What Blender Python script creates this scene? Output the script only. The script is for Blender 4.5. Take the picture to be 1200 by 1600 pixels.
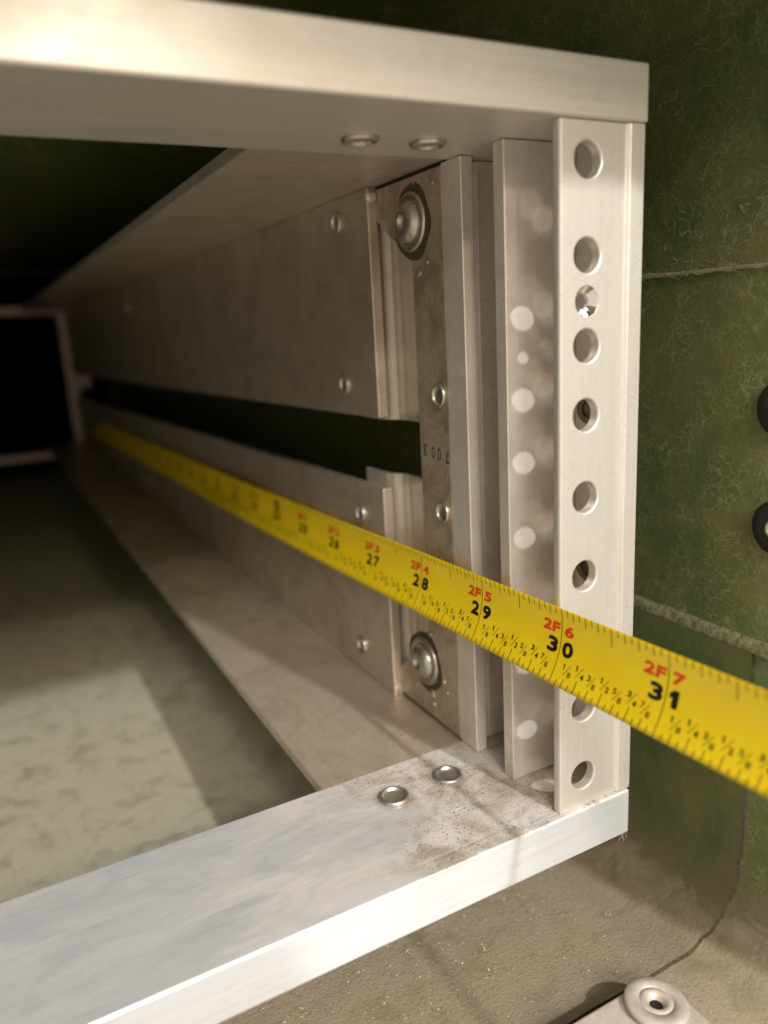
import bpy, bmesh, math, random
from mathutils import Vector, Matrix, noise

# ------------------------------------------------------------------ scene, camera, light
for o in list(bpy.data.objects): bpy.data.objects.remove(o)
scn = bpy.context.scene
COL = scn.collection
S = 0.001                       # everything below is measured in millimetres
rnd = random.Random(7)

CAM = Vector((-112.9, -108.6, 101.8))
RIGHT = Vector((0.8807, -0.4704, -0.0553)); FWD = Vector((0.4459, 0.8627, -0.2388))
RIGHT.normalize(); FWD = (FWD - RIGHT*FWD.dot(RIGHT)).normalized(); UP = RIGHT.cross(FWD)
cd = bpy.data.cameras.new('camera'); cam = bpy.data.objects.new('camera', cd); COL.objects.link(cam)
m = Matrix((RIGHT, UP, -FWD)).transposed().to_4x4(); m.translation = CAM*S
cam.matrix_world = m
cd.sensor_fit = 'VERTICAL'; cd.sensor_height = 36.0; cd.lens = 1187.8/1600*36.0
cd.clip_start = 0.005; cd.clip_end = 20
cd.dof.use_dof = True; cd.dof.focus_distance = 0.160; cd.dof.aperture_fstop = 9.6
scn.camera = cam

w = bpy.data.worlds.new('World'); scn.world = w; w.use_nodes = True
bg = w.node_tree.nodes['Background']; bg.inputs['Color'].default_value = (1.0, 0.87, 0.73, 1); bg.inputs['Strength'].default_value = 0.80

def lamp(name, d, dist, watt, col, rad=0.018, aim=(-13, 0, 83)):
    # d: direction towards the lamp, per metre of distance in front of the post
    l = bpy.data.lights.new(name, 'POINT'); l.energy = watt; l.color = col; l.shadow_soft_size = rad
    o = bpy.data.objects.new(name, l); COL.objects.link(o)
    o.location = (Vector(aim) + Vector(d)*dist)*S
    return o
lamp('ceiling_lamp_main', (0.215, -1, 0.775), 1100, 68, (1.0, 0.98, 0.95), 0.024)
lamp('ceiling_lamp_low', (0.05, -1, 0.39), 1300, 11, (1.0, 0.84, 0.64), 0.10)
lamp('ceiling_lamp_left', (-0.18, -1, 0.60), 1200, 13, (1.0, 0.84, 0.64), 0.03)
lamp('ceiling_lamp_far_left', (-0.28, -1, 0.75), 1200, 13, (0.74, 0.86, 1.0), 0.06)
al = bpy.data.lights.new('added_fill_panel', 'AREA'); al.shape = 'RECTANGLE'; al.size = 1.3; al.size_y = .5; al.energy = 24; al.color = (1.0, .88, .74)  # added soft fill, an invented source to give the metal gradients
ao = bpy.data.objects.new('added_fill_panel', al); COL.objects.link(ao); ao.location = (-.45, -1.7, 1.25)
ao.rotation_euler = (Vector((-.05, 0, .06)) - ao.location).to_track_quat('-Z', 'Y').to_euler()

vs = scn.view_settings
vs.view_transform = 'Standard'; vs.look = 'None'; vs.exposure = 0.0; vs.gamma = 1.0; vs.use_curve_mapping = False
scn.render.engine = 'CYCLES'
scn.render.resolution_x = 768; scn.render.resolution_y = 1024

# ------------------------------------------------------------------ helpers
def empty(name, loc, label, cat):
    o = bpy.data.objects.new(name, None); COL.objects.link(o); o.location = Vector(loc)*S
    o.empty_display_size = 0.01; o['label'] = label; o['category'] = cat
    return o

def origin_of(parent):
    v = Vector((0, 0, 0)); q = parent
    while q is not None: v = v + q.location; q = q.parent
    return v

def mk(name, verts, faces, mat, parent=None, bevel=0, segs=2, smooth=False, angle=35, kind=None, label=None):
    """one mesh object; verts are given in world millimetres"""
    me = bpy.data.meshes.new(name)
    off = origin_of(parent) if parent else Vector((0, 0, 0))
    c = Vector((0, 0, 0))
    for v in verts: c += Vector(v)
    c = c/max(1, len(verts))*S
    me.from_pydata([tuple(Vector(v)*S - c) for v in verts], [], faces)
    me.validate(); me.update()
    bm = bmesh.new(); bm.from_mesh(me); bmesh.ops.recalc_face_normals(bm, faces=bm.faces); bm.to_mesh(me); bm.free()
    o = bpy.data.objects.new(name, me); COL.objects.link(o)
    if parent: o.parent = parent
    o.location = c - off
    me.materials.append(mat)
    if smooth:
        for p in me.polygons: p.use_smooth = True
    if bevel:
        b = o.modifiers.new('bevel', 'BEVEL'); b.width = bevel*S; b.segments = segs; b.limit_method = 'ANGLE'
        b.angle_limit = math.radians(angle); b.harden_normals = False
    if kind: o['kind'] = kind
    if label: o['label'] = label
    return o

def extr(poly, a, b, axis='Z'):
    """extrude a polygon; axis Z: (x,y) pairs; axis X: (y,z) pairs; axis Y: (x,z) pairs"""
    n = len(poly); vs_ = []
    for t in (a, b):
        for p in poly:
            vs_.append((p[0], p[1], t) if axis == 'Z' else (t, p[0], p[1]) if axis == 'X' else (p[0], t, p[1]))
    fs = [tuple(range(n)), tuple(range(2*n-1, n-1, -1))]
    for i in range(n):
        j = (i+1) % n; fs.append((i, j, n+j, n+i))
    return vs_, fs

def box(x0, x1, y0, y1, z0, z1):
    return extr([(x0, y0), (x1, y0), (x1, y1), (x0, y1)], z0, z1)

def lathe(prof, c, ax, n=40):
    """prof: list of (radius, height along ax); closed at the ends"""
    ax = Vector(ax).normalized(); t = Vector((0, 0, 1)) if abs(ax.z) < .9 else Vector((1, 0, 0))
    u = ax.cross(t).normalized(); v = ax.cross(u); c = Vector(c)
    V = []; F = []
    for r, h in prof:
        for k in range(n):
            a = 2*math.pi*k/n; V.append(tuple(c + ax*h + u*(r*math.cos(a)) + v*(r*math.sin(a))))
    for i in range(len(prof)-1):
        for k in range(n):
            F.append((i*n+k, i*n+(k+1) % n, (i+1)*n+(k+1) % n, (i+1)*n+k))
    F.append(tuple(range(n-1, -1, -1))); F.append(tuple(range((len(prof)-1)*n, len(prof)*n)))
    return V, F

# ------------------------------------------------------------------ materials
class NT:
    def __init__(s, name):
        s.m = bpy.data.materials.new(name); s.m.use_nodes = True; s.t = s.m.node_tree; s.n = s.t.nodes
        s.b = s.n['Principled BSDF']; g = s.n.new('ShaderNodeNewGeometry')
        mp = s.n.new('ShaderNodeVectorMath'); mp.operation = 'SCALE'; mp.inputs['Scale'].default_value = 1000
        s.l(g.outputs['Position'], mp.inputs[0]); s.pos = mp.outputs[0]; s.geo = g
    def l(s, a, b): s.t.links.new(a, b)
    def noise(s, scale, detail=4, rough=.55, stretch=None, dist=0, off=(0, 0, 0)):
        x = s.n.new('ShaderNodeTexNoise'); x.inputs['Scale'].default_value = scale; x.inputs['Detail'].default_value = detail
        x.inputs['Roughness'].default_value = rough; x.inputs['Distortion'].default_value = dist
        mp = s.n.new('ShaderNodeMapping'); mp.inputs['Location'].default_value = off
        if stretch: mp.inputs['Scale'].default_value = stretch
        s.l(s.pos, mp.inputs[0]); s.l(mp.outputs[0], x.inputs['Vector'])
        return x.outputs['Fac']
    def ramp(s, fac, stops, interp='LINEAR'):
        r = s.n.new('ShaderNodeValToRGB'); e = r.color_ramp; e.interpolation = interp
        while len(e.elements) < len(stops): e.elements.new(.5)
        for el, (p, c) in zip(e.elements, stops):
            el.position = p; el.color = (c, c, c, 1) if not isinstance(c, tuple) else (*c, 1)
        s.l(fac, r.inputs[0]); return r.outputs[0]
    def mix(s, fac, a, b, mode='MIX'):
        x = s.n.new('ShaderNodeMix'); x.data_type = 'RGBA'; x.blend_type = mode
        for i, v in ((0, fac), (6, a), (7, b)):
            if isinstance(v, (int, float)): x.inputs[i].default_value = v if i == 0 else (v, v, v, 1)
            elif isinstance(v, tuple): x.inputs[i].default_value = (*v, 1)
            else: s.l(v, x.inputs[i])
        return x.outputs[2]
    def math(s, op, a, b=0.0):
        x = s.n.new('ShaderNodeMath'); x.operation = op
        for i, v in enumerate((a, b)):
            if isinstance(v, (int, float)): x.inputs[i].default_value = v
            else: s.l(v, x.inputs[i])
        return x.outputs[0]
    def xyz(s):
        x = s.n.new('ShaderNodeSeparateXYZ'); s.l(s.pos, x.inputs[0]); return x.outputs
    def bump(s, h, strength, dist):
        x = s.n.new('ShaderNodeBump'); x.inputs['Strength'].default_value = strength; x.inputs['Distance'].default_value = dist*S
        s.l(h, x.inputs['Height']); s.l(x.outputs[0], s.b.inputs['Normal'])
    def set(s, **k):
        for key, v in k.items():
            i = s.b.inputs[{'col': 'Base Color', 'rough': 'Roughness', 'metal': 'Metallic', 'coat': 'Coat Weight', 'spec': 'Specular IOR Level', 'coatr': 'Coat Roughness'}[key]]
            if isinstance(v, tuple): i.default_value = (*v, 1)
            elif isinstance(v, (int, float)): i.default_value = v
            else: s.l(v, i)

def aluminium(name, base, dirt, amount, stretch, metal=.45, rough=.42, speck=0, grit=0.0, dirt_scale=.06):
    t = NT(name)
    br = t.noise(1.0, 3, .6, stretch)
    c = t.mix(t.ramp(br, [(.3, 0.0), (.7, 1.0)]), tuple(x*.90 for x in base), base)
    cl = t.noise(dirt_scale, 6, .62, None, .6)
    dm = t.ramp(cl, [(.42, 0.0), (.68, amount)])
    c = t.mix(dm, c, dirt)
    fine = t.noise(.7, 4, .7)
    c = t.mix(t.ramp(fine, [(.45, 0.0), (.75, amount*.5)]), c, dirt)
    sc_ = t.noise(1.0, 2, .5, tuple(v*1.7 for v in stretch), .3, (4, 8, 15))
    c = t.mix(t.ramp(sc_, [(.60, 0.0), (.66, .35)]), c, tuple(min(1, v*1.22) for v in base))
    sc2 = t.noise(1.0, 2, .5, tuple(v*1.2 for v in stretch), .3, (44, 18, 5))
    c = t.mix(t.ramp(sc2, [(.61, 0.0), (.70, .28)]), c, tuple(v*.65 for v in base))
    if speck:
        sp = t.noise(2.6, 2, .5); sp2 = t.noise(.11, 3, .5, None, 0, (40, 3, 9))
        mk_ = t.math('MULTIPLY', t.ramp(sp, [(.645, 0.0), (.69, 1.0)]), t.ramp(sp2, [(.40, 0.0), (.60, speck)]))
        c = t.mix(mk_, c, (.09, .065, .04))
    t.set(col=c, metal=metal, rough=t.ramp(t.math('ADD', t.math('MULTIPLY', br, .5), t.math('MULTIPLY', cl, .5)), [(.3, rough-.08), (.7, rough+.16)]))
    h = t.math('ADD', t.math('MULTIPLY', br, .5), t.math('MULTIPLY', t.noise(3.0, 3, .7), .4+grit))
    t.bump(h, .25+grit*.3, .06)
    return t.m

M = {}
M['post'] = aluminium('extruded aluminium', (.77, .735, .69), (.52, .44, .35), .35, (9, 9, .02), .58, .38, .5)
M['fin'] = aluminium('extruded aluminium, dusty', (.86, .805, .745), (.52, .42, .32), .45, (9, 9, .02), .5, .36, .6)
M['topbar'] = aluminium('brushed aluminium bar', (.77, .74, .69), (.52, .45, .35), .25, (.02, 5, 5), .58, .38)
M['rail'] = aluminium('dull mill aluminium sheet', (.70, .615, .51), (.33, .255, .175), .5, (3, .03, 3), .6, .34, .5, .15)
M['plate'] = aluminium('stained aluminium plate', (.62, .52, .41), (.24, .175, .11), .75, (2, 2, .2), .55, .40, .9, .4, .12)
M['bracket'] = aluminium('formed aluminium sheet', (.80, .745, .66), (.46, .37, .27), .40, (6, 6, .04), .65, .30, .3)
M['steel'] = aluminium('zinc plated steel', (.58, .55, .49), (.26, .21, .15), .45, (1, 1, 1), .85, .30, 0, .1, .5)
M['rear'] = aluminium('painted rear frame', (.75, .55, .47), (.5, .36, .3), .2, (1, 1, 1), .2, .5)

def bottom_bar_mat():
    t = NT('dusty aluminium bar')
    br = t.noise(1.0, 3, .6, (.02, 5, 5)); x, y, z = t.xyz()
    c = t.mix(t.ramp(br, [(.3, 0.0), (.7, 1.0)]), (.66, .70, .76), (.74, .77, .82))
    # bluish and tan patches: cool and warm lamp light painted in, plus dust
    tint_noise = t.noise(.07, 6, .68, (.6, 1.3, 1), .6, (16, 5, 0))
    lamp_tint = t.math('MULTIPLY', t.ramp(tint_noise, [(.40, 0.0), (.60, 1.0)]), t.ramp(t.math('MULTIPLY', t.math('ADD', x, t.math('MULTIPLY', t.noise(.03, 2, .5), 60.0)), -.01), [(.35, 1.0), (.75, .45)]))
    nearp = t.ramp(t.math('ADD', t.math('MULTIPLY', x, .009), t.math('ADD', t.math('MULTIPLY', t.noise(.05, 5, .6), .8), .50)), [(.36, 0.0), (.55, 1.0)])
    up = t.ramp(t.math('MULTIPLY', z, -1.0), [(.0, 1.0), (.9, 0.0)])
    dust = t.math('MULTIPLY', t.math('MAXIMUM', t.math('MULTIPLY', lamp_tint, .75), nearp), up)  # painted lamp-light patches and real dust share this mask
    gr = t.noise(2.2, 5, .75)
    dust = t.math('MULTIPLY', dust, t.ramp(gr, [(.30, .55), (.62, 1.0)]))
    c = t.mix(t.math('MULTIPLY', dust, .60), c, (.66, .52, .38))
    cl = t.noise(.10, 5, .6, None, .8, (7, 21, 3))
    c = t.mix(t.math('MULTIPLY', t.ramp(cl, [(.42, 0.0), (.62, .85)]), t.math('MULTIPLY', nearp, up)), c, (.27, .195, .125))
    for rx, ry in ((-45.8, 24.1), (-31.4, 24.5)):
        d = t.math('SQRT', t.math('ADD', t.math('POWER', t.math('ADD', x, -rx), 2.0), t.math('POWER', t.math('ADD', y, -ry), 2.0)))
        ring = t.math('MULTIPLY', t.ramp(t.math('MULTIPLY', t.math('ADD', d, t.math('MULTIPLY', gr, 3.0)), .1), [(.42, 1.0), (.68, 0.0)]), .75)
        c = t.mix(ring, c, (.20, .15, .10))
    sm = t.noise(.22, 4, .6, (.35, 1.3, 1), 1.2, (3, 3, 30))
    c = t.mix(t.math('MULTIPLY', t.ramp(sm, [(.58, 0.0), (.68, .6)]), t.math('MULTIPLY', nearp, up)), c, (.20, .15, .11))
    corner = t.math('MULTIPLY', t.ramp(t.math('ADD', t.math('MULTIPLY', t.math('ADD', x, t.math('MULTIPLY', y, .45)), .02), t.math('MULTIPLY', gr, .5)), [(.05, 0.0), (.45, .8)]), up)
    c = t.mix(corner, c, (.24, .18, .12))
    sp = t.noise(1.7, 3, .62)
    dens = t.math('MULTIPLY', t.ramp(t.noise(.09, 3, .5), [(.34, 0.3), (.50, 1.0)]), t.math('MULTIPLY', nearp, up))
    c = t.mix(t.math('MULTIPLY', t.ramp(sp, [(.60, 0.0), (.65, 1.0)]), dens), c, (.07, .045, .025))
    lp = t.math('MULTIPLY', t.ramp(t.noise(3.1, 2, .5, None, 0, (9, 9, 9)), [(.66, 0.0), (.70, .9)]), up)
    c = t.mix(lp, c, (.85, .82, .76))
    sc_ = t.noise(1.0, 2, .5, (.03, 7, 7), .4, (4, 8, 15))
    c = t.mix(t.ramp(sc_, [(.59, 0.0), (.66, .5)]), c, (.84, .86, .90))
    c = t.mix(t.ramp(t.noise(1.0, 2, .5, (.05, 5, 5), .4, (44, 18, 5)), [(.60, 0.0), (.67, .45)]), c, (.42, .40, .38))
    t.set(col=c, metal=t.math('SUBTRACT', .5, t.math('MULTIPLY', dust, .35)), rough=t.math('ADD', .32, t.math('MULTIPLY', dust, .35)))
    h = t.math('ADD', t.math('MULTIPLY', br, .5), t.math('MULTIPLY', gr, .6))
    t.bump(h, .35, .10)
    return t.m
M['botbar'] = bottom_bar_mat()

def fibreglass(name, web):
    t = NT(name)
    wv = t.n.new('ShaderNodeTexNoise'); wv.inputs['Scale'].default_value = .22; wv.inputs['Detail'].default_value = 3; t.l(t.pos, wv.inputs['Vector'])
    big = t.noise(.05, 6, .68, None, .6); mid = t.noise(.10, 4, .62, None, .6, (5, 9, 2)); x, y, z = t.xyz()
    up = t.n.new('ShaderNodeSeparateXYZ'); t.l(t.geo.outputs['Normal'], up.inputs[0]); nz = up.outputs[2]
    c = t.mix(t.ramp(big, [(.36, 0.0), (.64, 1.0)]), (.082, .118, .044), (.148, .150, .058))
    # glass strands frozen in the resin
    if web:
        for sc, amp, wd, st, off in ((.22, 7.0, .035, .60*web, (0, 0, 0)), (.50, 5.0, .055, .5*web, (5, 9, 2))):
            wm = t.n.new('ShaderNodeVectorMath'); wm.operation = 'MULTIPLY_ADD'; wm.inputs[1].default_value = (amp, amp, amp)
            t.l(wv.outputs['Color'], wm.inputs[0]); t.l(t.pos, wm.inputs[2])
            vo = t.n.new('ShaderNodeTexVoronoi'); vo.feature = 'DISTANCE_TO_EDGE'; vo.inputs['Scale'].default_value = sc
            mp_ = t.n.new('ShaderNodeMapping'); mp_.inputs['Location'].default_value = off; t.l(wm.outputs[0], mp_.inputs[0]); t.l(mp_.outputs[0], vo.inputs['Vector'])
            msk = t.ramp(mid, [(.36, 0.0), (.62, st)])
            c = t.mix(t.math('MULTIPLY', t.ramp(vo.outputs['Distance'], [(0.0, 1.0), (wd, 0.0)]), msk), c, (.30, .32, .18))
    # brown film low on the walls and in the corner, dry dust on what lies flat
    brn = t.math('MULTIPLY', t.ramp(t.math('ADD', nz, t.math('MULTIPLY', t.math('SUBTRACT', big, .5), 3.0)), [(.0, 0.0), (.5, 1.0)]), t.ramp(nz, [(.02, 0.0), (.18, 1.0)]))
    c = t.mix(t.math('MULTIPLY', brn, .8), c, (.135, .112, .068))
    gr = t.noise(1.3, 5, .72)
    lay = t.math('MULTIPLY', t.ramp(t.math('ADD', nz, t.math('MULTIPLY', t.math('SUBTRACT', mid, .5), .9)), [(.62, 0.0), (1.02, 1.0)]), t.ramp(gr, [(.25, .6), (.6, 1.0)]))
    pale = t.ramp(t.math('MULTIPLY', y, .01), [(.30, (.335, .28, .20)), (.75, (.54, .52, .40))])  # paler with depth: light on the inner floor painted into the dust colour
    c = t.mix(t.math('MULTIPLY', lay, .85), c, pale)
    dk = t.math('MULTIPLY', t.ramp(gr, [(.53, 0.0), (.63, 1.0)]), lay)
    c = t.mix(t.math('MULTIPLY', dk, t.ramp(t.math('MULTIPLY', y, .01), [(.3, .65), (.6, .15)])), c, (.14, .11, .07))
    t.set(col=c, rough=t.math('ADD', .22, t.math('MULTIPLY', lay, .5)), spec=.5)
    h = t.math('ADD', t.math('MULTIPLY', t.math('MULTIPLY', gr, t.math('ADD', .25, t.math('MULTIPLY', lay, 1.8))), .7), t.math('MULTIPLY', mid, 1.4))
    t.bump(h, .55, .45)
    return t.m
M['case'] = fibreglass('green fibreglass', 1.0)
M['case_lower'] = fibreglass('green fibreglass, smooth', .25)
def plain(name, col, rough=.6, metal=0.0, var=.15, scale=1.0, bump=.15):
    t = NT(name); a = t.noise(scale, 4, .6)
    t.set(col=t.mix(t.ramp(a, [(.35, 0.0), (.65, 1.0)]), tuple(v*(1-var) for v in col), tuple(min(1, v*(1+var)) for v in col)), rough=rough, metal=metal)
    t.bump(a, bump, .08); return t.m
M['strand'] = plain('glass fibre strand', (.27, .28, .15), .5)
M['fray'] = plain('frayed resin edge', (.42, .37, .25), .8, 0, .35, 1.4, .8)
M['greyfray'] = plain('dusty resin edge', (.21, .21, .125), .7, 0, .5, .8, .5)
M['rubber'] = plain('dark rubber', (.022, .018, .013), .7, 0, .3, 1.2, .3)
M['beige'] = plain('beige painted bracket', (.52, .465, .415), .5, .3, .08, .8, .2)
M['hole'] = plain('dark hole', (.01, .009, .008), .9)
M['grain'] = plain('sand grain', (.40, .34, .25), .85, 0, .5, .4)
M['dirt'] = plain('caked dirt', (.06, .05, .028), .9, 0, .5, 1.5, .8)
M['lint'] = plain('white lint', (.75, .74, .70), .8)
M['stamp'] = plain('stamped ink', (.035, .026, .016), .7)
M['black'] = plain('black print', (.008, .008, .008), .45, 0, .1)
M['red'] = plain('red print', (.80, .055, .012), .45, 0, .05)
def tape_mat():
    t = NT('yellow lacquered steel'); a = t.noise(.12, 4, .6); b = t.noise(2.0, 3, .6)
    c = t.mix(t.ramp(a, [(.35, 0.0), (.65, 1.0)]), (.89, .655, .010), (.93, .71, .014))
    t.set(col=c, rough=.42, coat=.15, coatr=.3); t.bump(b, .08, .03); return t.m
M['tape'] = tape_mat()

# ------------------------------------------------------------------ transit case
H = 134.0
XW, ZF, ZT, RC, XL = 26.5, -42.5, 176.5, 20.0, -509.0
case = empty('transit_case', (-240, 380, ZF), 'green fibreglass transit case enclosing the aluminium rack frame', 'case')

def section(off, n=10):
    """inside outline of the case in XZ, moved inwards by off"""
    x1, x0, z0, z1, r = XW-off, XL+off, ZF+off, ZT-off, RC-off*.5
    pts = []
    for cx, cz, a0 in ((x1-r, z0+r, -90), (x1-r, z1-r, 0), (x0+r, z1-r, 90), (x0+r, z0+r, 180)):
        for k in range(n+1):
            a = math.radians(a0 + 90*k/n); pts.append((cx+r*math.cos(a), cz+r*math.sin(a)))
    return pts
def shell(y0, y1, inner, outer, name, mat, back=True):
    a = section(inner); b = section(outer); n = len(a); V = []; F = []
    ys = [y0 + (y1-y0)*k/12 for k in range(13)]
    for y in ys: V += [(p[0], y, p[1]) for p in a]
    o = len(V)
    for y in ys: V += [(p[0], y, p[1]) for p in b]
    for k in range(12):
        for i in range(n):
            j = (i+1) % n
            F.append((k*n+i, k*n+j, (k+1)*n+j, (k+1)*n+i)); F.append((o+k*n+i, o+(k+1)*n+i, o+(k+1)*n+j, o+k*n+j))
    for i in range(n):
        j = (i+1) % n; F.append((i, o+i, o+j, j))
    e = 12*n
    if back:
        F.append(tuple(e+i for i in range(n))); F.append(tuple(o+e+i for i in reversed(range(n))))
    return mk(name, V, F, mat, case, smooth=False)
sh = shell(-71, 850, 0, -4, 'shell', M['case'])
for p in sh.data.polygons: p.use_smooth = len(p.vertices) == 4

# lower laminate: a second layer that lines the floor and the corner, its frayed edge near the opening
def lower_laminate():
    off = 1.0; x1, z0, r = XW-off, ZF+off, RC-.8
    pts = [(x1+.8, 31.0), (x1, 28.6)] + [(x1, 28.6 + (z0+r-28.6)*k/6) for k in range(1, 6)]
    for k in range(0, 15):
        a = math.radians(0 - 90*k/14); pts.append((x1-r+r*math.cos(a), z0+r+r*math.sin(a)))
    pts += [(x1-r-(x1-r-XL-3)*k/40, z0) for k in range(1, 41)]
    ys = [-10, -9.2, -6, 0, 10, 25, 50, 100, 200, 400, 846]
    V = []; F = []; n = len(pts)
    for yi, y in enumerate(ys):
        for i, p in enumerate(pts):
            yy = y
            if yi < 2: yy += 1.0*noise.noise(Vector((i*.55, p[0]*.2, 3)))
            dz = .5*noise.noise(Vector((p[0]*.03, yy*.03, p[1]*.03)))
            V.append((p[0], yy, p[1]+(dz if p[1] < 20 else 0)))
    o = len(V)
    for k in range(len(ys)-1):
        for i in range(n-1): F.append((k*n+i, k*n+i+1, (k+1)*n+i+1, (k+1)*n+i))
    # the broken edge of the layer, caked with dirt
    EV = []
    for i, p in enumerate(pts):
        q = pts[min(i+1, n-1)]; q0 = pts[max(i-1, 0)]; t = Vector((q[0]-q0[0], q[1]-q0[1])).normalized(); nx, nz = -t.y, t.x
        if nx*(-200-p[0])+nz*(60-p[1]) > 0: nx, nz = -nx, -nz
        e = V[i]; j = .5*noise.noise(Vector((i*.9, 2, 7)))
        EV += [e, (e[0]+nx*.5, e[1]-.05-.1*j, e[2]+nz*.5), (e[0]+nx*1.02, e[1]-.25-(1.6*abs(j) if p[0] < 12 else 0), e[2]+nz*1.02)]
    EF = []
    for i in range(n-1):
        if pts[i][1] > 5: continue
        for k in range(2): EF.append((i*3+k, i*3+k+1, i*3+k+4, i*3+k+3))
    mk('broken_edge', EV, EF, M['dirt'], case, smooth=True)
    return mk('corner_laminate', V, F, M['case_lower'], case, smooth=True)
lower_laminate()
def strip_edge(name, z0, z1, x, mat, seed, y0=-30, y1=240, depth=1.0):
    V = []; F = []; n = 150
    for k in range(n+1):
        y = y0+(y1-y0)*(k/n)**1.6
        j = (.5*noise.noise(Vector((y*.22, seed, 0)))+.35*noise.noise(Vector((y*1.3, seed, 0)))); j2 = .45*noise.noise(Vector((y*.5, seed+5, 0))) + .2*noise.noise(Vector((y*2.1, seed+9, 0)))
        V += [(x, y, z0+j2), (x-depth+.15*j2, y, z0+.25+j2), (x-depth*.8+.2*j, y, z1-.2+j), (x, y, z1+j)]
    for k in range(n):
        for i in range(3): F.append((k*4+i, k*4+i+1, (k+1)*4+i+1, (k+1)*4+i))
    return mk(name, V, F, mat, case, smooth=True)
strip_edge('frayed_edge', 108.7, 109.9, XW+.02, M['fray'], 1, depth=.85)
# lower ledge strip, a chamfer of dusty resin
V = []; F = []
for k in range(81):
    y = -25+(270)*(k/80)**1.5; j = .3*noise.noise(Vector((y*.4, 8, 1)))
    V += [(XW+.02, y, 31.6+j), (XW-.35, y, 31.3+j), (XW-1.15, y, 28.9+.6*j), (XW-.9, y, 28.5)]
for k in range(80):
    for i in range(3): F.append((k*4+i, k*4+i+1, k*4+i+5, k*4+i+4))
mk('ledge_strip', V, F, M['greyfray'], case, smooth=True)
# upper laminate sheet above the seam
V = []; F = []
zs = [109.6, 112, 120, 130, 140, 150, 156.5]
ys = [-60+i*12 for i in range(28)]
for y in ys:
    for z in zs: V.append((XW+.1, y, z) if z > 156 else (XW-.75-.3*noise.noise(Vector((y*.05, z*.06, 2))), y, z))
n = len(zs)
for k in range(len(ys)-1):
    for i in range(n-1): F.append((k*n+i, k*n+i+1, (k+1)*n+i+1, (k+1)*n+i))
for k in range(7):     # carries on round the upper corner
    pass
mk('wall_laminate', V, F, M['case'], case, smooth=True)

# strands of glass fibre showing on the wall
V = []; F = []
def strand(y, z, L, a, r, curl, x):
    n = max(5, int(L/1.1)); ring = []; st = L/n; c = rnd.uniform(-1, 1)*curl
    for k in range(n+1):
        rr = r*(1 - .7*abs(2*k/n-1)**3); nx, nz = -math.sin(a), math.cos(a)
        b = len(V)
        V.append((x, y+nx*rr, z+nz*rr)); V.append((x-rr*.4, y, z)); V.append((x, y-nx*rr, z-nz*rr)); ring.append(b)
        a += c*.12 + rnd.uniform(-.22, .22)*curl; y += math.cos(a)*st; z += math.sin(a)*st
    for p, q in zip(ring, ring[1:]):
        F.append((p, p+1, q+1, q)); F.append((p+1, p+2, q+2, q+1))
made = 0
while made < 620:
    y = rnd.uniform(-40, 40); z = rnd.uniform(34, 158)
    d = noise.noise(Vector((y*.07, z*.07, 4)))*.5+.5
    hi = z > 110
    if rnd.random() > (d**1.5*1.6 if hi else d*.5): continue
    L = rnd.uniform(1.5, 6 if hi else 3.5); a = rnd.gauss(1.0 if rnd.random() < .6 else -.5, .7) if hi else rnd.gauss(.2, .9)
    cu = rnd.uniform(.8, 3.0); r = rnd.uniform(.02, .07) if hi else rnd.uniform(.02, .06); k = rnd.choice((1, 1, 2, 4)) if hi else rnd.choice((1, 2))
    for q in range(k):
        strand(y+rnd.gauss(0, .25)*(k > 1), z+rnd.gauss(0, .25)*(k > 1), L*rnd.uniform(.6, 1.1), a+rnd.gauss(0, .12), r, cu, XW-(1.0 if hi else .0)+r*.45)
        made += 1
# coarser tufts above the seam
for q in range(190):
    z = 110.5+abs(rnd.gauss(0, 9)); y = rnd.uniform(-36, 22)
    if noise.noise(Vector((y*.12, z*.12, 9))) < -.08: continue
    a = rnd.choice((1.1, 1.5, -.9, .2))+rnd.gauss(0, .35); r = rnd.uniform(.03, .15)*rnd.random()+.02; L = rnd.uniform(.8, 4)*rnd.uniform(.5, 1.3)
    for k in range(rnd.choice((1, 2, 3))): strand(y+rnd.gauss(0, .3), z+rnd.gauss(0, .3), L*rnd.uniform(.6, 1), a+rnd.gauss(0, .2), r, rnd.uniform(.6, 3.5), XW-.93)
# loose ends along the seam
for q in range(160):
    y = rnd.uniform(-30, 34); strand(y, 109.3+rnd.gauss(0, .5), rnd.uniform(1, 4), rnd.gauss(0, .25)+(math.pi if rnd.random() < .5 else 0), rnd.uniform(.03, .07), .8, XW-.95)
mk('glass_fibres', V, F, M['strand'], case, smooth=True, kind='stuff')

# rubber washers with a metal rivet on the side wall
def wall_pad(y, z, r):
    V_, F_ = lathe([(r, -.2), (r, .9), (r*.93, 1.3), (r*.55, 1.45), (r*.42, 1.3)], (XW, y, z), (-1, 0, 0))
    o = mk('rubber_washer', V_, F_, M['rubber'], case, smooth=True)
    V_, F_ = lathe([(r*.40, 1.0), (r*.40, 1.8), (r*.34, 2.1), (r*.26, 1.9), (r*.22, 1.2)], (XW, y, z), (-1, 0, 0))
    mk('rivet', V_, F_, M['steel'], o, smooth=True)
wall_pad(-13.2, 81.4, 5.8); wall_pad(-13.7, 57.2, 5.8); wall_pad(-13.2, 137.0, 6.5)

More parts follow.
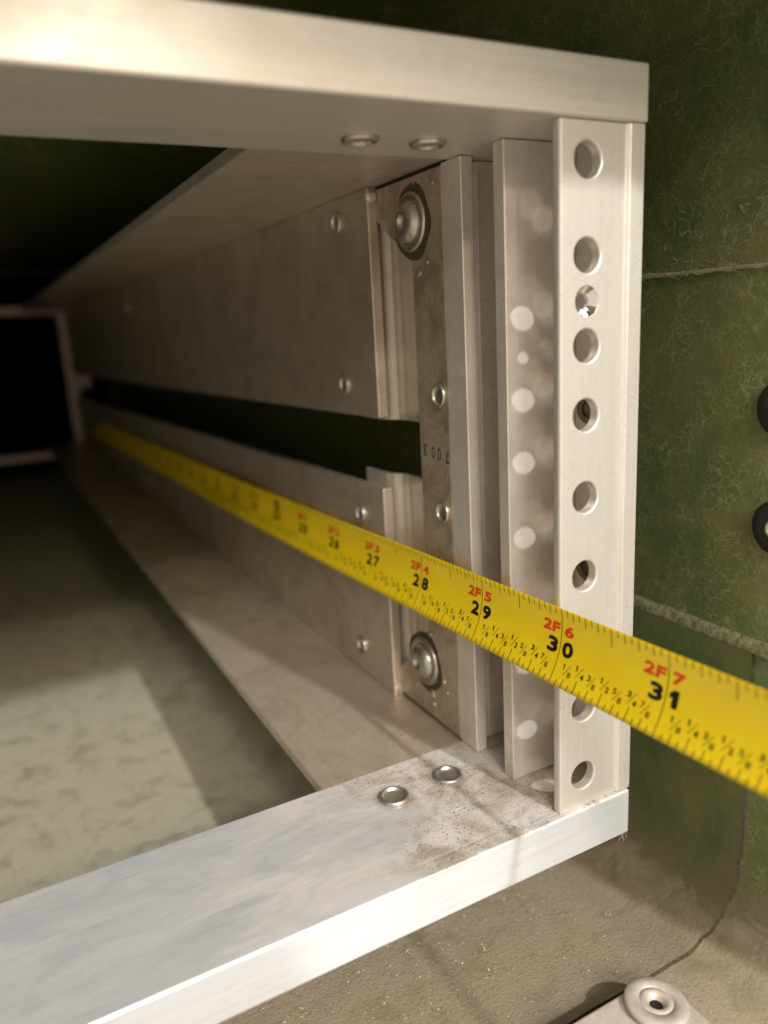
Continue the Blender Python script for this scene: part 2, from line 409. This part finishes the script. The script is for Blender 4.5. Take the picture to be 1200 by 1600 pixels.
# beige bracket with a cupped washer on the floor of the opening
br_pts = [(-70, -58), (-5.6, -58)]
for k in range(9):
    a = math.radians(0 + 90*k/8); br_pts.append((-12.1+6.5*math.cos(a), -21.2+6.5*math.sin(a)))
br_pts += [(-70, -14.7)]
brk = empty('latch_bracket', (-30, -36, ZF), 'beige metal bracket with a round cupped washer on the case floor', 'bracket')
mk('plate', *extr(br_pts, ZF+.05, -34.6), M['beige'], brk, bevel=.7, segs=3)
V_, F_ = lathe([(6.0, 0), (6.3, .35), (6.3, .9), (6.0, 1.25), (3.75, 1.5), (3.55, 1.1), (3.3, 1.05), (3.1, 1.35), (2.4, 1.45), (1.75, .9), (1.35, .2), (1.3, .05)], (-12.1, -20.6, -34.5), (.05, .02, 1), 56)
ws = mk('washer', V_, F_, M['beige'], brk, smooth=True)
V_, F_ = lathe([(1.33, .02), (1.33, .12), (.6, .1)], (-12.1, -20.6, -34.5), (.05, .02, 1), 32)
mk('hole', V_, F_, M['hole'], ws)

# ------------------------------------------------------------------ rack frame
frame = empty('rack_frame', (-240, 380, -11), 'bare aluminium equipment rack frame with a drilled corner post', 'rack frame')

tb = mk('top_bar', *box(-482, 0.2, -1.0, 34.5, H+.12, H+9.8), M['topbar'], frame, bevel=.45, segs=3)
bb = mk('bottom_bar', *box(-482, -0.6, -1.2, 36.0, -10.9, -.12), M['botbar'], frame, bevel=.5, segs=3)

def rivet(c, ax, parent, r=3.4, mat='steel', dome=False):
    if dome: prof = [(r, -.3), (r, .15), (r*.9, .5), (r*.6, .95), (r*.25, 1.15), (.05, 1.18)]
    else: prof = [(r, -.3), (r*1.0, .25), (r*.93, .55), (r*.80, .60), (r*.70, .35), (r*.5, -.15), (r*.25, -.35), (.03, -.4)]
    if not dome: prof = [(a, max(b, .02) if a < r*.75 else b) for a, b in prof]
    if not dome: prof = [(r, -.3), (r, .4), (r*.96, .75), (r*.90, .9), (r*.83, .9), (r*.78, .75), (r*.74, .35), (r*.66, .16), (r*.4, .07), (.03, .04)]
    return mk('rivet', *lathe(prof, c, ax, 36), M[mat], parent, smooth=True)
for x, y in ((-45.8, 24.1), (-31.4, 24.5)): rivet((x, y, -.12), (0, 0, 1), bb)
for x, y in ((-46.2, 21.6), (-32.2, 21.6)): rivet((x, y, H+.12), (0, 0, -1), tb)

M['insert'] = aluminium('dark steel insert', (.20, .16, .12), (.07, .05, .03), .6, (1, 1, 1), .6, .4)
# corner post: an extrusion of three flanges on one back web
post = bpy.data.objects.new('rack_post', None); COL.objects.link(post); post.parent = frame
post.location = Vector((-10, 10, 0))*S - frame.location; post.empty_display_size = .01
holes = [(H-6.3-k, 3.05, 'h') for k in (0, 15.875, 31.75, 44.45, 60.325, 76.2, 88.9, 104.775, 120.65)] + [(H-6.3-23.8, 2.75, 'c')]
holes.sort()
def drilled_flange(x0, x1, xh, y0, y1):
    V = []; F = []; N = 40
    zc = [h[0] for h in holes]
    cuts = [0.0] + [(a+b)/2 for a, b in zip(zc, zc[1:])] + [H]
    def rectpt(a, c, za, zb):
        dx, dz = math.cos(a), math.sin(a); t = 1e9
        if dx > 1e-9: t = min(t, (x1-c[0])/dx)
        if dx < -1e-9: t = min(t, (x0-c[0])/dx)
        if dz > 1e-9: t = min(t, (zb-c[1])/dz)
        if dz < -1e-9: t = min(t, (za-c[1])/dz)
        return (c[0]+dx*t, c[1]+dz*t)
    for i, (z, r, kind) in enumerate(holes):
        za, zb = cuts[i], cuts[i+1]; c = (xh, z)
        an = sorted(set([2*math.pi*k/N for k in range(N)] + [math.atan2(q-z, p-xh) % (2*math.pi) for p in (x0, x1) for q in (za, zb)]))
        n = len(an); b = len(V); T = y1-y0
        rings = [('o', y0), (r+.35, y0), (r+.12, y0+.12), (r, y0+.4), (r, y1), ('o', y1)] if kind == 'h' else [('o', y0), (r+.1, y0), (r, y0+.08), (1.45, y0+1.35), (1.45, y1), ('o', y1)]
        for rr, y in rings:
            for a in an:
                p = rectpt(a, c, za, zb) if rr == 'o' else (xh+rr*math.cos(a), z+rr*math.sin(a))
                V.append((p[0], y, p[1]))
        for k in range(len(rings)-1):
            for q in range(n):
                F.append((b+k*n+q, b+k*n+(q+1) % n, b+(k+1)*n+(q+1) % n, b+(k+1)*n+q))
    # rim faces
    b = len(V)
    V += [(x0, y0, 0), (x1, y0, 0), (x1, y1, 0), (x0, y1, 0), (x0, y0, H), (x1, y0, H), (x1, y1, H), (x0, y1, H)]
    F += [(b, b+1, b+2, b+3), (b+4, b+7, b+6, b+5), (b, b+3, b+7, b+4)]
    return V, F
V_, F_ = drilled_flange(-18.7, -4.3, -13.0, 0, 2.1)
fl = mk('front_flange', V_, F_, M['post'], post)
M['bright'] = plain('freshly cut aluminium', (.86, .84, .80), .16, 1.0, .05)
cz = H-6.3-23.8
V_ = []; F_ = []
for r, y in ((2.78, .03), (1.46, 1.33)):
    for k in range(14): a = 2*math.pi*k/14; V_.append((-13+r*math.cos(a), y-.02, cz+r*math.sin(a)))
for k in range(14): F_.append((k, (k+1) % 14, 14+(k+1) % 14, 14+k))
mk('countersink', V_, F_, M['bright'], fl)
# rounded nose along the free edge, and the raised outer strip with its bevel line
mk('flange_nose', *extr([(-18.7, 0.0), (-18.7, 2.1), (-19.0, 2.1), (-19.25, 1.85), (-19.3, 1.5), (-19.3, .55), (-19.15, .2), (-18.95, .03)], 0, H), M['post'], post, smooth=False)
mk('outer_strip', *extr([(-4.3, 0.0), (-4.15, -.06), (-3.65, -.55), (-3.45, -.62), (-.35, -.62), (-.1, -.5), (0, -.2), (0, 40), (-2.2, 40), (-2.2, 2.1), (-4.3, 2.1)], 0.02, H-.02), M['post'], post, bevel=.12)
mk('middle_flange', *extr([(-2.21, 15.0), (-2.21, 18.4), (-19.9, 18.4), (-19.9, 15.0)], 0, H), M['fin'], post, bevel=.25, segs=3)
for y, z in ((12.2, 82.6), (12.2, 48.3)):
    VV, FF = lathe([(3.0, -.1), (3.0, .5), (2.7, .8), (1.9, .8), (1.6, .5), (1.5, .06), (.1, .05)], (-2.2, y-1.2, z), (-1, 0, 0), 28)
    mk('threaded_insert', VV, FF, M['insert'], post, smooth=False)
mk('rear_flange', *extr([(-2.21, 36.6), (-20.0, 36.6), (-20.0, 29.2), (-17.0, 29.2), (-17.0, 33.8), (-13.6, 33.8), (-13.3, 33.3), (-2.21, 33.3)], 0, H), M['fin'], post, bevel=.25, segs=3)

# corner plate with two ears
PX = -20.0
pl_pts = [(36.6, .4), (72, .4), (72.5, 3.5), (61, 12.5), (52.0, 17.5), (50.0, 20), (50.0, 114), (52, 118), (61, 122.5), (71.5, 130.5), (71, H-.4), (36.6, H-.4)]
cp = mk('corner_plate', *extr(pl_pts, PX, PX+1.6, 'X'), M['plate'], frame, bevel=.25)
rivet((PX, 40.0, 85.4), (-1, 0, 0), cp, 2.7); rivet((PX, 40.2, 57.9), (-1, 0, 0), cp, 2.7)
def bolt(y, z, spin):
    V_, F_ = lathe([(6.5, -.1), (6.5, .6), (6.2, .95), (5.6, 1.1), (5.2, .8), (4.9, .75)], (PX, y, z), (-1, 0, 0), 48)
    o = mk('bolt_washer', V_, F_, M['steel'], frame, smooth=True)
    V_, F_ = lathe([(4.7, .6), (4.7, 1.0), (4.5, 1.6), (4.05, 2.2), (3.4, 2.65), (2.5, 2.95), (1.7, 3.05), (1.5, 2.9), (1.3, 2.1), (.1, 1.9)], (PX, y, z), (-1, 0, 0), 48)
    mk('bolt_head', V_, F_, M['steel'], o, smooth=True)
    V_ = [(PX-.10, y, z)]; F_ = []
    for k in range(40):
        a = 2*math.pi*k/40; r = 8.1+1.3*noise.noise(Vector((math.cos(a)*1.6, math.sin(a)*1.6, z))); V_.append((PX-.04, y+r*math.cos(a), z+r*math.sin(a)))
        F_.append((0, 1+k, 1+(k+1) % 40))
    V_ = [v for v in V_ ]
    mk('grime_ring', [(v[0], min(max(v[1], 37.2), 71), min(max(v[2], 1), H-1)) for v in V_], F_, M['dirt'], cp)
    for k in range(9):
        a = rnd.uniform(0, 6.28); r = rnd.uniform(8, 12); yy = min(max(y+r*math.cos(a), 38), 49); zz = min(max(z+r*math.sin(a), 2), H-2); q = rnd.uniform(.3, .9)
        pr = [(q, -.05), (q*.9, q*.25), (q*.5, q*.5), (.02, q*.55)]
        VV, FF = lathe(pr, (PX, yy, zz), (-1, 0, 0), 9); VV = [(v[0], v[1]+rnd.gauss(0, .08), v[2]+rnd.gauss(0, .12)) for v in VV]
        mk('grime_lump', VV, FF, M['plate'], cp, smooth=True)
bolt(49.3, 124.0, 0); bolt(52.0, 15.3, 0)

# side rails: upper angle and lower angle, running to the back of the case
WX = -22.3
def web(name, zf, zb, ztop, upper):
    ya, yb = 66.5, 760
    V = []; F = []
    if upper: pr = lambda t: [(WX, ztop), (WX, zf+(zb-zf)*t), (WX+2.8, zf+(zb-zf)*t), (WX+2.8, ztop)]
    else: pr = lambda t: [(WX, ztop), (WX, zf+(zb-zf)*t), (WX+2.8, zf+(zb-zf)*t), (WX+2.8, ztop)]
    for y in (ya, yb):
        V += [(x, y, z) for x, z in pr((y-ya)/(yb-ya))]
    return V, [(0, 1, 2, 3), (7, 6, 5, 4), (0, 4, 5, 1), (1, 5, 6, 2), (2, 6, 7, 3), (3, 7, 4, 0)]
ur = bpy.data.objects.new('side_rail', None); COL.objects.link(ur); ur.parent = frame; ur.location = Vector((-30, 70, H))*S - frame.location
lr = bpy.data.objects.new('side_rail', None); COL.objects.link(lr); lr.parent = frame; lr.location = Vector((-30, 70, 0))*S - frame.location
mk('web', *web('web', 78.3, 70.0, H+.3, True), M['rail'], ur, bevel=.35)
mk('flange', *box(-62.2, WX+2.8, 34.6, 760, H+.35, H+3.2), M['rail'], ur, bevel=.4)
mk('web', *web('web', 59.6, 46.5, -.7, False), M['rail'], lr, bevel=.35)
mk('flange', *box(-58.0, WX+2.8, 36.1, 760, -3.4, -.75), M['rail'], lr, bevel=.4)
for y, z in ((84, 128.3), (85.5, 86.2), (395, 120.3)): rivet((WX, y, z), (-1, 0, 0), ur, 2.7)
for y, z in ((80.5, 50.2), (85.5, 8.4), (395, 11.3)): rivet((WX, y, z), (-1, 0, 0), lr, 2.7)

mk('lip', *box(WX-.6, WX+2.4, 65.2, 67.4, H-3.2, H-.6), M['bracket'], ur, bevel=.9, segs=3)
mk('lip', *box(WX-.6, WX+2.4, 65.2, 67.4, 1.0, 3.6), M['bracket'], lr, bevel=.9, segs=3)
# joggled brackets between plate and rails
def joggle(z0, z1):
    path = [(82, -19.3), (74, -19.3), (70.5, -19.0), (68, -18.0), (66, -16.6), (63.5, -15.9), (60.5, -15.75), (48, -15.75)]
    th = 1.5; out = []
    for i, (y, x) in enumerate(path): out.append((x+th*(.9), y+.35))
    poly = [(x, y) for y, x in path] + list(reversed(out))
    return extr(poly, z0, z1)
mk('joggled_bracket', *joggle(77.4, 127), M['bracket'], frame, smooth=False, bevel=.2)
mk('joggled_bracket', *joggle(7.5, 63.0), M['bracket'], frame, smooth=False, bevel=.2)

# rear frame at the back of the case
rf = bpy.data.objects.new('rear_frame', None); COL.objects.link(rf); rf.parent = frame; rf.location = Vector((-240, 770, 0))*S - frame.location
mk('top_bar', *box(-482, -16, 762, 772, 131, 140), M['rear'], rf, bevel=1.2)
mk('bottom_bar', *box(-482, -22, 762, 772, -17, -8.5), M['rear'], rf, bevel=1.2)
mk('upright', *box(-28.5, -17, 761.4, 771, -8.4, 131), M['rear'], rf, bevel=1.2)
mk('lug', *box(-17, -4, 760, 771, 54, 69), M['rear'], rf, bevel=2)

# ------------------------------------------------------------------ text
_cache = {}
def glyphs(txt, bold):
    k = (txt, bold)
    if txt == '1': return [(.45, 0), (1, 0), (1, 1), (.55, 1), (0, .78), (0, .58), (.45, .74)], [(0, 1, 2), (0, 2, 6), (6, 2, 3), (6, 3, 4), (6, 4, 5)]
    if k in _cache: return _cache[k]
    cu = bpy.data.curves.new('t', 'FONT'); cu.body = txt; cu.size = 1.0; cu.offset = bold; cu.resolution_u = 3; cu.fill_mode = 'FRONT'
    o = bpy.data.objects.new('t', cu); COL.objects.link(o)
    dg = bpy.context.evaluated_depsgraph_get(); dg.update()
    me = bpy.data.meshes.new_from_object(o.evaluated_get(dg))
    bm = bmesh.new(); bm.from_mesh(me); bmesh.ops.triangulate(bm, faces=bm.faces); bm.to_mesh(me); bm.free()
    vs_ = [(v.co.x, v.co.y) for v in me.vertices]; fs = [tuple(p.vertices) for p in me.polygons]
    bpy.data.objects.remove(o); bpy.data.curves.remove(cu); bpy.data.meshes.remove(me)
    x0 = min(v[0] for v in vs_); x1 = max(v[0] for v in vs_); y0 = min(v[1] for v in vs_); y1 = max(v[1] for v in vs_)
    vs_ = [((v[0]-x0)/(x1-x0), (v[1]-y0)/(y1-y0)) for v in vs_]
    _cache[k] = (vs_, fs); return _cache[k]

# stamped number, upside down on the plate
V = []; F = []
for ch, yc, zc, wd in (('3', 47.6, 72.0, 1.5), ('0', 44.0, 71.8, 1.5), ('0', 41.3, 71.7, 1.5), ('7', 37.9, 71.4, 1.6)):
    vs_, fs = glyphs(ch, .01); b = len(V)
    for gx, gy in vs_: V.append((PX-.03, yc+(gx-.5)*wd, zc-(gy-.5)*3.0))
    F += [tuple(b+i for i in f) for f in fs]
mk('stamped_number', V, F, M['stamp'], cp)

# ------------------------------------------------------------------ tape measure
tape = empty('tape_measure', (-22, 0, 30), 'yellow steel measuring tape stretched past the drilled post', 'tape measure')
KEY = [(-140, -11.5, 46.0, -15.2, 31.0), (-25.4, -17.3, 46.0, -20.8, 31.0), (0, -18.6, 46.0, -22.0, 31.0), (25.4, -19.8, 46.0, -23.1, 31.0), (50.8, -20.5, 45.7, -23.9, 30.9),
       (76.2, -21.2, 45.2, -24.5, 30.4), (101.6, -21.8, 44.6, -25.0, 29.8), (170, -22.5, 42.9, -25.5, 28.2), (270, -22.8, 41.0, -25.5, 26.2), (455, -22.4, 36.3, -25, 21.5), (620, -20.5, 32, -22.8, 17), (762, -17, 25.4, -19.0, 10.5)]
def tape_frame(y):
    if y <= KEY[0][0]: a, b = KEY[0], KEY[1]
    elif y >= KEY[-1][0]: a, b = KEY[-2], KEY[-1]
    else:
        for a, b in zip(KEY, KEY[1:]):
            if a[0] <= y <= b[0]: break
    t = (y-a[0])/(b[0]-a[0])
    return [a[i]+(b[i]-a[i])*t for i in range(1, 5)]
TW, TR = 15.6, 20.0
AM = TW/2/TR
def tp(inch, v, eps=0.0):
    """point of the tape: inches along, v millimetres from the centre line (up positive)"""
    y = 762-25.4*inch; tx, tz, bx, bz = tape_frame(y)
    mid = Vector(((tx+bx)/2, y, (tz+bz)/2)); up = Vector((tx-bx, 0, tz-bz)).normalized(); nn = Vector((up.z, 0, -up.x))
    P = mid + up*(TR*math.sin(v/TR)) + nn*(TR*math.cos(v/TR)-TR*math.cos(AM)-.35) - nn*eps
    return tuple(CAM + (P-CAM)*.975)
V = []; F = []
ins = [i*.25 for i in range(0, 142)]; nv = 14
for side, e in ((0, 0.0), (1, -.14)):
    for i in ins:
        for k in range(nv+1): V.append(tp(i, -TW/2+TW*k/nv, e))
o2 = len(ins)*(nv+1)
for i in range(len(ins)-1):
    for k in range(nv):
        a = i*(nv+1)+k; F.append((a, a+1, a+nv+2, a+nv+1)); F.append((o2+a, o2+a+nv+1, o2+a+nv+2, o2+a+1))
    for k in (0, nv):
        a = i*(nv+1)+k; F.append((a, a+nv+1, o2+a+nv+1, o2+a))
mk('blade', V, F, M['tape'], tape, smooth=True)
E_ = .03
def quadline(V, F, u0, v0, u1, v1, wmm):
    n = max(1, int(abs(v1-v0)/1.2)); b = len(V); hw = wmm/2/25.4
    for k in range(n+1):
        t = k/n; u = u0+(u1-u0)*t; v = v0+(v1-v0)*t
        V.append(tp(u-hw, v, E_)); V.append(tp(u+hw, v, E_))
    for k in range(n): F.append((b+2*k, b+2*k+1, b+2*k+3, b+2*k+2))
I0, I1 = 12, 33
V = []; F = []; VT = []; FT = []
top, bot = TW/2-.05, -TW/2+.05
for i in range(I0, I1):
    quadline(V, F, i, bot, i, top, .17)
    for s in range(1, 16):
        u = i+s/16
        Lt = 4.4 if s == 8 else 2.6 if s % 4 == 0 else 2.3 if s % 2 == 0 else 1.7
        quadline(V, F, u, top, u, top-Lt*.85, .17)
        Lb = 3.2 if s in (4, 8, 12) else 2.3 if s % 2 == 0 else 1.5
        quadline(V, F, u, bot, u, bot+Lb*.85, .17)
mk('tick_marks', V, F, M['black'], tape)
def put(V, F, txt, bold, u_mm, v, wd, ht, slant=0.0):
    vs_, fs = glyphs(txt, 0.0); sh_ = bold*ht
    for k, (su, sv) in enumerate([(0, 0)] if not bold else [(0, 0), (1, 0), (-1, 0), (0, 1), (0, -1), (.7, .7), (-.7, .7), (.7, -.7), (-.7, -.7)]):
        b = len(V)
        for gx, gy in vs_: V.append(tp((u_mm+sh_+gx*(wd-2*sh_)+su*sh_+slant*(gy-.5)*ht)/25.4, v+(gy-.5)*(ht-2*sh_)+sv*sh_, E_+.01+k*.0015))
        F += [tuple(b+i for i in f) for f in fs]
V = []; F = []
for i in range(20, I1):
    for k, (nu, de) in enumerate((('1', '8'), ('1', '4'), ('3', '8'), ('1', '2'), ('5', '8'), ('3', '4'), ('7', '8'))):
        big = k % 2 == 1; c = (i+(k+1)/8)*25.4; v = -4.15+(.75 if big else 0); bo = .05 if big else .015
        put(V, F, nu, bo, c-1.15, v+.62, .42 if nu == '1' else .85, 1.15); put(V, F, de, bo, c+.35, v-.62, .85, 1.15)
        b = len(V); 
        for du, dv in ((-.75, -1.15), (-.62, -1.15), (.75, 1.15), (.62, 1.15)): V.append(tp((c+du)/25.4, v+dv, E_+.01))
        F.append((b, b+1, b+2, b+3))
mk('fraction_numbers', V, F, M['black'], tape)
for i in range(14, I1):
    c = i*25.4; s_ = str(i); V = []; F = []
    put(V, F, s_[0], .065, c-3.5, -.3, 2.9, 3.2); put(V, F, s_[1], .065, c+.65, -.3, 2.9 if s_[1] != '1' else 1.9, 3.2)
    mk('inch_number', V, F, M['black'], tape)
    V = []; F = []
    if i == 24:
        # foot mark: black oval ring with the foot figure inside
        b = len(V); N = 36
        for k in range(N):
            a = 2*math.pi*k/N; V.append(tp((c+2.9*math.cos(a))/25.4, 3.5+2.1*math.sin(a), E_+.01)); V.append(tp((c+2.1*math.cos(a))/25.4, 3.5+1.4*math.sin(a), E_+.01))
        for k in range(N): j = (k+1) % N; F.append((b+2*k, b+2*j, b+2*j+1, b+2*k+1))
        put(V, F, '2F', .06, c-1.5, 3.5, 3.0, 1.8)
        mk('foot_mark', V, F, M['black'], tape)
        continue
    f, r_ = divmod(i, 12)
    put(V, F, '%dF' % f, .07, c-5.2, 3.35, 4.7, 2.4, .12)
    rs = str(r_); put(V, F, rs, .07, c+.8, 3.35, 2.5*len(rs) if rs != '1' else 1.4, 2.4, .12)
    mk('foot_number', V, F, M['red'], tape)
# end hook on the rear frame
hk = [tp(0, 7.0, -.3), tp(0, -7.0, -.3)]
c0 = (Vector(hk[0])+Vector(hk[1]))/2
mk('end_hook', *box(c0.x-1.4, c0.x+3.2, c0.y-12, c0.y+1.2, c0.z-6.5, c0.z+6.5), M['steel'], tape, bevel=.5)

# ------------------------------------------------------------------ dust
def grains(name, n, fn, label, cat, r0, r1):
    V = []; F = []
    for _ in range(n):
        x, y, z = fn(); r = r0+(r1-r0)*rnd.random()**3; b = len(V)
        for dx, dy, dz in ((1, 0, 0), (0, 1, 0), (-1, 0, 0), (0, -1, 0), (0, 0, 1), (0, 0, -.6)):
            k = r*rnd.uniform(.6, 1.2); V.append((x+dx*k, y+dy*k, z+dz*k*.8))
        for a, c_ in ((0, 1), (1, 2), (2, 3), (3, 0)): F.append((b+a, b+c_, b+4)); F.append((b+c_, b+a, b+5))
    o = mk(name, V, F, M['grain'], None, kind='stuff'); o['label'] = label; o['category'] = cat
grains('floor_dust', 3000, lambda: (rnd.uniform(-120, 4), rnd.uniform(-9, 60), -39.85+.2*rnd.random()), 'pale sandy grains scattered on the fibreglass floor', 'dust', .05, .30)
grains('bar_dust', 1500, lambda: (-2-abs(rnd.gauss(0, 34)), rnd.uniform(0, 35.5), -.06), 'fine sandy grains scattered on the lower aluminium bar', 'dust', .03, .13)
V = []; F = []
for k in range(4):
    x, y, z = rnd.uniform(-3.5, -1), -1.2, -10.6+rnd.uniform(-.3, .3); a = rnd.uniform(-2.4, -.7); b0 = len(V)
    for q in range(6):
        V += [(x-.022, y, z), (x+.022, y, z), (x, y-.03, z)]
        a += rnd.uniform(-.5, .5); x += math.cos(a)*.38; z += math.sin(a)*.38; y -= .04
    for q in range(5):
        for i in range(3): F.append((b0+q*3+i, b0+q*3+(i+1) % 3, b0+q*3+3+(i+1) % 3, b0+q*3+3+i))
o = mk('lint', V, F, M['lint'], None, kind='stuff'); o['label'] = 'tiny white lint threads clinging under the lower bar end'; o['category'] = 'lint'
